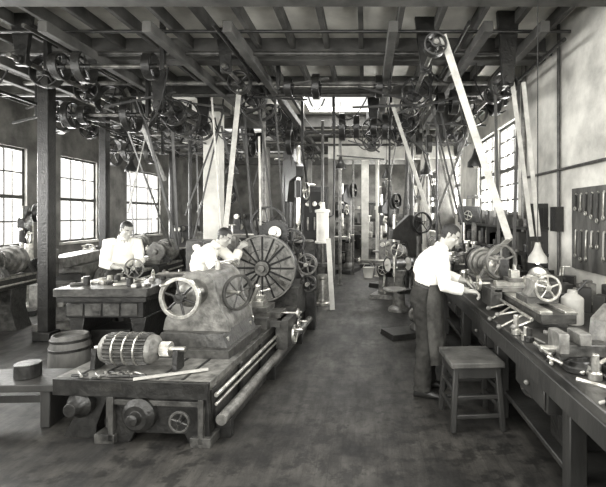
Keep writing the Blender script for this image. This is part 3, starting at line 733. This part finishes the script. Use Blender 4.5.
# ---------------------------------------------------------------- background machines
def engine_lathe(loc, rz=0, L=2.2, s=1., m='iron_grey'):
    b = B('engine_lathe', loc, rz, .006, s)
    for y in (.1, L-.6):
        b.prism([(-.3, 0), (.3, 0), (.26, .1), (.2, .35), (.22, .62), (-.22, .62), (-.2, .35), (-.26, .1)], (0, y, 0), (1, 0, 0), (0, 0, 1), (0, .35, 0), m)
    b.box(-.2, .2, 0, L, .62, .78, m); b.box(-.22, -.1, 0, L, .78, .82, 'steel'); b.box(.1, .22, 0, L, .78, .82, 'steel')
    for y in (L-.75, L-.15):
        b.prism([(-.24, .82), (.24, .82), (.15, .98), (.1, 1.12), (0, 1.17), (-.1, 1.12), (-.15, .98)], (0, y, 0), (1, 0, 0), (0, 0, 1), (0, .12, 0), m)
    b.rev((0, L-.62, 1.04), (0, 1, 0), [(0, .11), (.1, .11), (.105, .15), (.2, .15), (.205, .19), (.3, .19), (.305, .23), (.42, .23)], 'iron_light', 28)
    b.gear((0, L-.68, 1.04), (0, 1, 0), .2, .05, 'steel_dark', 36, .012); b.rev((0, L-.76, 1.04), (0, -1, 0), [(0, .17), (.04, .17), (.045, .05), (.1, .04)], 'iron_light', 28)
    b.gear((.2, L+.06, .9), (0, 1, 0), .14, .05, 'iron', 28)
    b.prism([(-.2, .82), (.2, .82), (.09, .95), (.08, 1.1), (-.08, 1.1), (-.09, .95)], (0, .2, 0), (1, 0, 0), (0, 0, 1), (0, .28, 0), m)
    b.rev((0, .12, 1.04), (0, 1, 0), [(0, .05), (.4, .06), (.4, .03), (.5, .03), (.56, .003)], 'steel', 18)
    b.wheel((0, .08, 1.04), (0, -1, 0), .13, 'steel', .025, .02, 5, .03, .01, True)
    y = L*.42; b.box(-.32, .32, y-.2, y+.2, .821, .87, m); b.box(-.1, .3, y-.08, y+.08, .87, .93, 'steel_dark'); b.box(-.05, .08, y-.05, y+.05, .93, 1.0, 'steel')
    for s_ in (-1, 1):
        b.box(min(s_*.22, s_*.34), max(s_*.22, s_*.34), y-.2, y+.2, .5, .83, m)
        b.wheel((s_*.38, y-.08, .66), (s_, 0, 0), .11, 'steel', .02, .018, 5, .025, .009, True)
    b.cyl((.26, .05, .7), (.26, L-.1, .7), .016, 'steel'); b.cyl((-.26, .05, .7), (-.26, L-.1, .7), .016, 'steel')
    return b.done()
def drill_press(loc, rz=0, s=1., m='iron_grey', mc='steel'):
    b = B('drill_press', loc, rz, .006, s)
    b.box(-.28, .28, -.55, .3, 0, .1, m, .95, .95)
    b.rev((0, .1, .1), (0, 0, 1), [(0, .16), (.06, .15), (.12, .085), (1.75, .08)], mc, 24)
    b.prism([(-.07, 0), (.07, 0), (.05, .5), (-.05, .5)], (0, .05, 1.7), (1, 0, 0), (0, 0, 1), (0, .12, 0), m)
    b.prism([(.15, 1.45), (.15, 2.2), (-.1, 2.25), (-.45, 1.95), (-.45, 1.8), (-.15, 1.75), (-.05, 1.45)], (-.06, 0, 0), (0, 1, 0), (0, 0, 1), (.12, 0, 0), m)
    b.cyl((0, -.38, 1.15), (0, -.38, 2.25), .03, 'steel', n=14); b.cyl((0, -.38, 1.5), (0, -.38, 1.75), .055, m)
    b.rev((0, -.38, 1.0), (0, 0, 1), [(0, .008), (.1, .012), (.11, .03), (.18, .035)], 'steel', 14)
    b.box(-.06, .06, -.3, .1, .78, .86, m); b.rev((0, -.38, .84), (0, 0, 1), [(0, .08), (.02, .22), (.05, .22)], 'iron_light', 30)
    b.rev((0, .1, .74), (0, 0, 1), [(0, .12), (.16, .12)], m, 20)
    b.wheel((.12, -.38, 1.6), (1, 0, 0), .13, 'steel', .02, .016, 4, .025, .009, True); b.cyl((.04, -.38, 1.6), (.12, -.38, 1.6), .015, 'steel')
    b.wheel((.13, .12, 2.1), (1, 0, 0), .2, m, .08, .025, 5); b.cyl((-.2, .12, 2.1), (.2, .12, 2.1), .02, 'steel')
    b.rev((-.22, .12, .35), (1, 0, 0), [(0, .1), (.07, .1), (.075, .14), (.14, .14)], 'iron_light', 24); b.box(-.2, .0, .05, .2, .2, .5, m)
    return b.done()
def milling_machine(loc, rz=0, s=1., m='iron_grey'):
    b = B('milling_machine', loc, rz, .008, s)
    b.box(-.35, .35, -.7, .45, 0, .1, m, .97, .97)
    b.prism([(.4, .1), (.38, 1.2), (.34, 1.5), (-.1, 1.5), (-.14, 1.3), (-.12, .6), (-.2, .1)], (-.24, 0, 0), (0, 1, 0), (0, 0, 1), (.48, 0, 0), m)
    b.prism([(-.14, .5), (-.14, .85), (-.6, .85), (-.6, .72), (-.4, .55)], (-.18, 0, 0), (0, 1, 0), (0, 0, 1), (.36, 0, 0), 'iron')
    b.box(-.22, .22, -.62, -.18, .85, .91, m); b.box(-.65, .65, -.55, -.28, .91, .98, 'steel_dark')
    for y in (-.5, -.42, -.34): b.box(-.64, .64, y, y+.025, .98, .99, 'steel')
    b.cyl((0, -.7, 1.42), (0, .4, 1.42), .06, 'steel', n=20); b.prism([(-.06, 1.1), (.06, 1.1), (.08, 1.5), (-.08, 1.5)], (0, -.62, 0), (1, 0, 0), (0, 0, 1), (0, .07, 0), m)
    b.cyl((0, -.6, 1.17), (0, -.1, 1.17), .02, 'steel'); b.gear((0, -.38, 1.17), (0, 1, 0), .08, .03, 'steel', 18)
    b.wheel((.7, -.42, .95), (1, 0, 0), .12, 'steel', .02, .018, 5, .025, .009, True); b.wheel((-.7, -.42, .95), (-1, 0, 0), .1, 'steel', .02, .018, 5, .025, .009)
    b.cyl((0, -.55, .3), (0, -.4, .6), .03, 'steel'); b.cyl((0, -.42, .1), (0, -.42, .6), .035, 'steel')
    b.wheel((0, -.66, .76), (0, -1, 0), .13, 'steel', .02, .018, 5, .025, .009, True)
    b.rev((.24, .12, 1.17), (1, 0, 0), [(0, .22), (.08, .22), (.085, .18), (.16, .18), (.165, .14), (.24, .14)], 'iron_light', 28)
    b.wheel((0, .5, 1.17), (0, 1, 0), .22, 'iron_light', .07, .03, 5)
    return b.done()
def shaper(loc, rz=0, s=1., m='iron_grey'):
    b = B('metal_shaper', loc, rz, .008, s)
    b.box(-.35, .35, -.3, 1.0, 0, .1, m); b.box(-.27, .27, -.1, .9, .1, .95, m, .9, .95)
    b.box(-.16, .16, -.5, 1.0, .96, 1.12, 'iron_light'); b.box(-.1, .1, -.62, -.5, .85, 1.25, 'steel_dark'); b.cyl((0, -.56, 1.25), (0, -.56, 1.42), .015, 'steel')
    b.wheel((0, -.56, 1.43), (0, 0, 1), .07, 'steel', .02, .015, 4, .02, .007); b.box(-.05, .05, -.68, -.6, .78, .95, 'steel')
    b.box(-.3, .3, -.25, -.1, .4, .85, 'iron'); b.box(-.22, .22, -.65, -.25, .42, .75, 'iron_light')
    b.wheel((.36, -.18, .55), (1, 0, 0), .1, 'steel', .02, .016, 4, .02, .008, True)
    b.rev((.27, .5, .6), (1, 0, 0), [(0, .25), (.08, .25), (.085, .2), (.16, .2), (.165, .15), (.24, .15)], 'iron_light', 28)
    b.wheel((-.36, .45, .6), (-1, 0, 0), .32, m, .06, .03, 6); b.cyl((-.36, .45, .6), (.3, .5, .6), .03, 'steel')
    return b.done()
def pedestal_grinder(loc, rz=0, s=1.):
    b = B('pedestal_grinder', loc, rz, .006, s)
    b.rev((0, 0, 0), (0, 0, 1), [(0, .24), (.06, .23), (.12, .14), (.7, .1), (.85, .15), (.88, .15)], 'iron_light', 24)
    b.cyl((-.34, 0, 1.0), (.34, 0, 1.0), .02, 'steel'); b.rev((-.15, 0, 1.0), (1, 0, 0), [(0, .07), (.04, .11), (.26, .11), (.3, .07)], 'iron_grey', 24); b.box(-.1, .1, -.08, .08, .86, .95, 'iron_grey')
    for s_ in (-1, 1):
        b.rev((s_*.26-.025, 0, 1.), (1, 0, 0), [(0, .14), (.05, .14)], 'plaster', 28); b.ringr((s_*.26, 0, 1.), (1, 0, 0), .145, .165, .08, 'iron')
        b.box(s_*.26-.05, s_*.26+.05, -.28, -.16, .95, .98, 'steel')
    return b.done()

milling_machine((-2.6, 6.95, 0), .25, .9, 'iron_grey')
engine_lathe((-3.95, 7.0, 0), .05, 2.2, 1., 'iron')
shaper((-4.7, 6.9, 0), .2, 1.0, 'iron_light')
engine_lathe((-5.6, 8.8, 0), 0, 2.4, 1., 'iron_grey')
engine_lathe((-5.4, 4.9, 0), .1, 2.3, 1., 'iron_grey')
milling_machine((-4.4, 10.6, 0), .2, 1.0, 'iron')
drill_press((-6.1, 7.9, 0), .4, .85, 'iron')
drill_press((-3.2, 9.7, 0), -.4, 1.05, 'iron', 'iron_light')
shaper((-2.25, 8.4, 0), -.2, 1.1)
engine_lathe((-2.1, 10.4, 0), 0, 2.4, 1.1)
milling_machine((-3.7, 13.4, 0), 0, 1.2, 'iron')
drill_press((-5.0, 14.2, 0), 0, 1.0, 'iron')
drill_press((-1.6, 9.3, 0), .5, 1.4, 'iron', 'iron')
milling_machine((-1.25, 13., 0), 0, 1.15, 'iron')
drill_press((-.55, 13.6, 0), -.3, 1.2, 'iron', 'iron_light')
pedestal_grinder((.62, 8.0, 0), .5, .85)
milling_machine((.52, 9.6, 0), -.3, .8, 'iron_light')
drill_press((.62, 10.9, 0), -.6, 1.0, 'iron', 'iron_light')
shaper((.95, 12.8, 0), -.2, 1.1, 'iron_grey')
drill_press((.70, 6.4, 0), -1.2, .78, 'iron', 'iron_grey')
engine_lathe((-.9, 15.4, 0), 0, 2.2, 1.1); drill_press((.7, 15.2, 0), .2, 1.3, 'iron_grey', 'steel'); milling_machine((1.5, 16.5, 0), 0, 1.2, 'iron_grey'); shaper((-.1, 16.6, 0), .4, 1.2, 'iron_light')
b = B('motor_control_cabinet', (-1.15, 10.2, 0), 0, .01)
b.box(-.3, .3, -.2, .25, 0, 2.4, 'iron'); b.box(-.25, .25, -.23, -.2, .2, 1.1, 'iron_grey'); b.box(-.25, .25, -.23, -.2, 1.2, 2.3, 'black')
for i in range(3):
    b.rev((-.15+.15*i, -.23, 2.0), (0, -1, 0), [(0, .055), (.03, .055), (.03, .045)], 'steel', 18); b.box(-.17+.15*i, -.13+.15*i, -.27, -.23, 1.4, 1.7, 'steel_dark')
b.done()
b = B('vertical_cylinder_press', (-.83, 8.55, 0), 0, .006)
b.rev((0, 0, 0), (0, 0, 1), [(0, .17), (.05, .17), (.06, .13), (.5, .12), (.52, .15), (.58, .15)], 'steel', 28)
for s_ in (-1, 1): b.cyl((s_*.12, 0, .55), (s_*.12, 0, 1.22), .025, 'iron')
b.rev((0, 0, .75), (0, 0, 1), [(0, .16), (.06, .16)], 'iron_grey', 28); b.cyl((0, 0, .8), (0, 0, 1.25), .035, 'steel_dark')
b.rev((0, 0, 1.2), (0, 0, 1), [(0, .15), (.04, .15), (.04, .12), (.6, .12), (.6, .15), (.65, .15), (.67, .05), (.8, .04)], 'white', 28)
b.tube([(.1, .05, 1.7), (.2, .1, 1.75), (.22, .12, 2.4), (.22, .12, 3.6)], .02, 'iron'); b.tube([(0, 0, 2.0), (0, 0, 3.6)], .03, 'iron_grey'); b.done()
b = B('bench_drill_press', (1.75, 7.15, .881), -1.2, .005, .75)
b.box(-.2, .2, -.35, .2, 0, .06, 'iron'); b.cyl((0, .05, .06), (0, .05, 1.6), .05, 'iron_light', n=18); b.box(-.1, .1, -.3, .15, 1.0, 1.35, 'iron')
b.rev((0, -.2, .3), (0, 0, 1), [(0, .05), (.02, .16), (.05, .16)], 'iron_light', 24); b.box(-.04, .04, -.15, .05, .28, .34, 'iron'); b.cyl((0, -.2, .6), (0, -.2, 1.5), .025, 'steel')
b.wheel((.14, -.2, 1.15), (1, 0, 0), .1, 'steel', .02, .015, 4, .02, .008); b.wheel((0, .05, 1.55), (0, 0, 1), .15, 'iron_light', .06, .03, 5); b.done()
def rack(x0, y0, hw, zs, seed):
    b = B('stock_rack', (x0, y0, 0), 0, .005)
    for x in (-hw, 0, hw): b.box(x-.04, x+.04, -.3, .3, 0, zs[-1]+.1, 'wood_dark')
    random.seed(seed)
    for z in zs:
        b.box(-hw, hw, -.3, .3, z, z+.04, 'wood')
        n = int(hw*2/.2)
        for i in range(n):
            x = -hw+.14+i*.2
            if abs(x) < .1 or x > hw-.1: continue
            b.box(x-.06, x+.06, -.25, .1, z+.04, z+.04+random.uniform(.1, .4), random.choice(['iron_light', 'iron', 'wood', 'paper', 'iron_grey', 'steel']))
    b.done()
rack(-1.9, 18.4, 1.2, (.3, .85, 1.4, 1.95, 2.5), 9)
rack(1.85, 13.6, .45, (.3, .8, 1.3, 1.8, 2.3, 2.9), 10)
rack(-.5, 18.4, .5, (.3, .85, 1.4, 1.95), 12)
b = B('leaning_board', bevel=.003); b.beam((-.60, 8.05, .0), (-.70, 8.33, 1.3), .09, .025, 'white', (1, 0, 0)); b.done()
b = B('metal_pail', (.10, 12.2, 0), 0, .002)
b.rev((0, 0, 0), (0, 0, 1), [(0, .12), (.28, .16), (.29, .17), (.29, .15), (.02, .11)], 'white', 24); b.tube([(-.16, 0, .27), (-.1, 0, .4), (0, 0, .44), (.1, 0, .4), (.16, 0, .27)], .006, 'steel'); b.done()

# ---------------------------------------------------------------- overhead shafting
def line_shaft(X, Z, y0, y1, pul, hang):
    b = B('overhead_line_shaft', bevel=.003)
    b.cyl((X, y0, Z), (X, y1, Z), .028, 'steel_dark', n=14)
    for y in hang:
        b.prism([(-.13, H-Z), (.13, H-Z), (.07, .1), (.06, -.06), (-.06, -.06), (-.07, .1)], (X, y-.03, Z), (1, 0, 0), (0, 0, 1), (0, .06, 0), 'iron')
        b.rev((X, y-.09, Z), (0, 1, 0), [(0, .05), (.18, .05)], 'iron', 16)
    for i, (y, R, w) in enumerate(pul):
        b.wheel((X, y, Z), (0, -1, 0), R, 'iron', w, .02, 5, .05, .014, ph=y)
        if i % 2: b.rev((X, y+w/2+.01, Z), (0, 1, 0), [(0, R*.6), (.08, R*.6), (.085, R*.45), (.16, R*.45)], 'iron', 24)
    b.done()
line_shaft(-4.0, 3.55, 4.9, 15, [(5.5, .2, .12), (6.3, .18, .1), (6.9, .24, .14), (7.7, .32, .12), (8.4, .2, .1), (9.2, .26, .1), (10.9, .32, .14), (12.9, .26, .1)], (5.1, 7.3, 9.6, 11.8, 14))
line_shaft(-1.75, 3.6, 5.4, 15, [(6.1, .16, .12), (6.75, .24, .14), (7.2, .3, .12), (8.1, .2, .1), (9.0, .26, .12), (10.0, .32, .12), (12.6, .26, .12)], (5.5, 7.0, 9.4, 11.4, 14))
line_shaft(.72, 3.5, 4.4, 15, [(4.5, .12, .1), (6.2, .2, .12), (7.0, .17, .12), (7.9, .26, .1), (8.7, .3, .12), (9.6, .24, .12)], (5.2, 7.6, 10, 12.6))
line_shaft(-5.6, 3.5, 7.6, 15, [(8.0, .26, .12), (8.9, .2, .1), (9.9, .3, .12), (11.2, .26, .12)], (7.8, 10.2, 13))
line_shaft(-2.9, 3.3, 6.1, 8.0, [(6.3, .12, .1), (6.6, .2, .1), (6.95, .28, .1), (7.7, .24, .1)], (6.15, 7.85))
line_shaft(1.65, 3.3, 5.0, 9.5, [(5.2, .16, .1), (5.6, .12, .1), (6.6, .2, .1), (8.2, .2, .1)], (5.05, 7.2, 9.3))
line_shaft(.15, 3.35, 7.9, 10.1, [(8.1, .2, .1), (8.7, .15, .1), (9.3, .22, .1), (9.8, .18, .1)], (8.0, 10.))
b = B('overhead_timber_stringer', bevel=.006)
for x in (-5.2, -4.7, -3.4, -2.3, -1.45, .3, 1.3, 1.9): b.box(x-.05, x+.05, 4.6, 15, H-.42, H-.301, 'beam')
b.done()
def countershaft(x0, x1, y, z, pul):
    b = B('countershaft', bevel=.003)
    b.cyl((x0, y, z), (x1, y, z), .025, 'steel_dark')
    for x, R in pul: b.wheel((x, y, z), (1, 0, 0), R, 'iron', .1, .025, 5)
    for x in (x0+.05, x1-.05): b.beam((x, y, z-.05), (x, y, H), .08, .05, 'iron')
    b.done()
countershaft(-4.95, -3.2, 6.55, 3.25, ((-4.6, .24), (-4.4, .2), (-4.2, .14), (-3.5, .26)))
countershaft(-.6, .5, 7.7, 3.3, ((-.4, .24), (-.15, .2), (.15, .14), (.35, .22)))
countershaft(-2.6, -1.2, 8.75, 3.2, ((-2.3, .3), (-2.1, .2), (-1.5, .25)))
countershaft(-5.6, -4.3, 9.4, 3.1, ((-5.4, .3), (-5.1, .2), (-4.6, .25)))
countershaft(.9, 2.1, 6.4, 3.4, ((1.1, .14), (1.3, .18), (1.9, .2)))
countershaft(.9, 2.1, 8.9, 3.2, ((1.1, .22), (1.3, .18), (1.9, .26)))
countershaft(-3.9, -2.4, 5.3, 3.55, ((-3.7, .16), (-3.4, .2), (-2.6, .16)))
countershaft(-1.3, .4, 6.3, 3.6, ((-1.1, .14), (-.7, .18), (.2, .16)))
b = B('overhead_pipework', bevel=0)
random.seed(21)
for y, z, r in ((5.0, 3.85, .02), (5.5, 3.78, .03), (6.6, 3.74, .03), (7.1, 3.7, .03), (10.6, 3.7, .04), (11.2, 3.55, .03), (13.0, 3.6, .05)):
    b.cyl((XL+.05, y, z), (XR-.05, y, z), r, random.choice(['iron', 'iron_grey', 'iron_light']), n=10)
for x, z in ((-5.9, 3.7), (-3.6, 3.75), (-1.6, 3.76), (1.1, 3.78), (2.1, 3.6), (-4.85, 3.4)):
    b.cyl((x, 4.6, z), (x, 15.5, z-.05), .022, random.choice(['iron', 'iron_grey']), n=10)
random.seed(8)
for i in range(20):
    x = random.uniform(-5.5, 1.8); y = random.uniform(5.5, 10.5); dx = random.uniform(-.9, .9); s_ = random.uniform(.1, .5); z1 = random.uniform(3.3, 3.9)
    if x+dx > 2.2: dx = -.5
    b.tube([(x+dx*t, y, 3.8+(z1-3.8)*t-s_*4*t*(1-t)) for t in (0, .12, .25, .4, .5, .6, .75, .88, 1)], .012, 'black', 6)
b.done()
b = B('belt_shifter_rod', bevel=0)
random.seed(4)
for i in range(34):
    x = random.uniform(-5.9, 1.0); y = random.uniform(6.0, 11); a = random.uniform(-.9, .9)
    z = random.uniform(3.1, 3.7)
    b.beam((x, y, z), (x+math.cos(a)*random.uniform(.5, 1.2), y+random.uniform(-.2, .2), z+math.sin(a)*.4), .03, .03, random.choice(['wood_dark', 'iron', 'wood']))
b.done()

def belt(p0, p1, w, m='belt', wv=(1, -.4, 0), t=.008, off=None):
    b = B('leather_drive_belt', bevel=0); b.beam(p0, p1, w, t, m, wv)
    if off: b.beam(V(p0)+V(off), V(p1)+V(off)*.6, w, t, m, wv)
    b.done(smooth=False)
belt((.80, 4.5, 3.6), (1.50, 4.55, 1.5), .075)
belt((1.50, 4.55, 1.5), (1.42, 5.1, 1.22), .06)
belt((1.55, 5.2, 3.3), (1.55, 5.05, 1.25), .035, 'belt_dark', off=(.28, 0, 0))
belt((1.72, 5.1, 3.3), (1.95, 5.1, 1.5), .05, 'belt', off=(.13, 0, 0))
belt((.43, 7.0, 3.55), (1.06, 7.0, 1.65), .06)
belt((1.0, 6.6, 3.4), (1.45, 6.6, 1.6), .03, 'belt_dark', off=(.12, 0, 0))
belt((-1.9, 6.6, 3.65), (-2.12, 6.62, 1.45), .09)
belt((-2.28, 6.5, 3.5), (-2.14, 6.5, 1.5), .03, 'belt')
belt((-1.4, 6.75, 3.6), (-1.22, 6.75, 1.2), .03, 'belt_dark', off=(-.25, 0, 0))
belt((-1.55, 6.4, 2.9), (-1.53, 6.4, 1.6), .03, 'belt')
belt((-1.35, 9.0, 3.6), (-1.1, 8.85, 1.8), .05, 'belt_dark', off=(-.3, 0, 0))
belt((-3.78, 6.9, 3.75), (-3.2, 7.0, 2.3), .08, 'iron_light')
belt((-3.6, 6.9, 3.75), (-3.0, 7.0, 1.2), .05, 'belt_dark')
belt((-3.1, 7.0, 3.5), (-3.0, 7.0, 1.2), .06, 'belt_dark')
belt((-4.3, 7.7, 3.55), (-3.9, 8.8, 1.1), .04, 'belt_dark')
belt((-5.4, 9.9, 3.5), (-5.6, 10.6, 1.1), .04, 'belt_dark')
belt((-4.2, 10.9, 3.5), (-4.1, 10.8, 1.3), .05, 'belt_dark', off=(.35, 0, 0))
belt((-2.5, 7.6, 3.3), (-2.3, 8.9, .9), .05, 'belt_dark', off=(.35, 0, 0))
belt((.5, 8.7, 3.5), (.5, 9.6, 1.2), .04, 'belt_dark')
belt((-2.0, 12.6, 3.5), (-2.0, 12.4, 1.2), .06, 'belt_dark', off=(.35, 0, 0))
random.seed(33)
for i in range(16):
    x = random.choice([random.uniform(-4.6, -1.6), random.uniform(.7, 1.9)]); y = random.uniform(7, 11.3); x2 = min(2.1, x+random.uniform(-.8, .6))
    belt((x, y, 3.5), (x2, y+random.uniform(-.1, .4), random.uniform(1.1, 2.2)), random.uniform(.02, .05), random.choice(['belt_dark', 'belt_dark', 'iron_light']))
def pendant(x, y, z, e=0, s=1.):
    b = B('pendant_lamp', (x, y, z), 0, 0)
    b.cyl((0, 0, .1*s), (0, 0, H-z-.01), .005, 'black', n=8)
    b.rev((0, 0, .0), (0, 0, 1), [(0, .09*s), (.05*s, .085*s), (.1*s, .05*s), (.15*s, .03*s), (.19*s, .022*s), (.19*s, .016*s), (.14*s, .022*s), (.1*s, .04*s), (.045*s, .078*s), (0, .085*s)], 'wood_light' if e else 'iron', 28, True)
    b.sph((0, 0, .03*s), (.035*s, .035*s, .05*s), 'paper'); b.done()
    if e:
        l = bpy.data.lights.new('bulb', 'POINT'); l.energy = e; l.shadow_soft_size = .04; l.color = (1, .98, .94)
        o = bpy.data.objects.new('bulb', l); sc.collection.objects.link(o); o.location = (x, y, z-.05)
pendant(1.64, 4.15, 1.30, 2)
for x, y, z in ((-2.4, 7.9, 2.5), (-4.6, 8.6, 2.6), (-.5, 9.0, 2.7), (1.15, 8.2, 2.5), (-3.7, 10.5, 2.5), (.5, 10.2, 2.6), (1.5, 5.9, 2.4)): pendant(x, y, z, 0, 1.3)

# ---------------------------------------------------------------- lights, sky
def area(loc, rot, sx, sy, e):
    l = bpy.data.lights.new('daylight', 'AREA'); l.shape = 'RECTANGLE'; l.size = sx; l.size_y = sy; l.energy = e; l.color = (1, .99, .955)
    o = bpy.data.objects.new('daylight', l); sc.collection.objects.link(o); o.location = loc; o.rotation_euler = rot
h = math.pi/2
for y0, y1, z0, z1 in opsR: area((XR+.28, (y0+y1)/2, (z0+z1)/2), (0, h, 0), z1-z0, y1-y0, 220)
for y0, y1, z0, z1 in opsL: area((XL-.28, (y0+y1)/2, (z0+z1)/2), (0, -h, 0), z1-z0, y1-y0, 290)
for a, c in fw: area(((a+c)/2, YF-.28, 2.25), (h, 0, 0), c-a, 2.5, 215)  # frontal fill through the added windows behind the camera
for s in sky: area(((s[0]+s[1])/2, (s[2]+s[3])/2, H+.2), (0, 0, 0), s[1]-s[0], s[3]-s[2], (75 if s[2] > 8 else 30)*(s[1]-s[0])*(s[3]-s[2])**.5)  # all but the first light an added skylight
w = bpy.data.worlds.new('sky'); sc.world = w; w.use_nodes = True
w.node_tree.nodes['Background'].inputs[0].default_value = (1, .99, .95, 1); w.node_tree.nodes['Background'].inputs[1].default_value = 1.2

cam = bpy.data.cameras.new('camera'); co = bpy.data.objects.new('camera', cam); sc.collection.objects.link(co)
co.location = (0, 0, 1.75); co.rotation_euler = (h, 0, 0)
cam.sensor_width = 36; cam.lens = 437/606*36; cam.shift_x = -62/606; cam.shift_y = -28.5/606
sc.camera = co
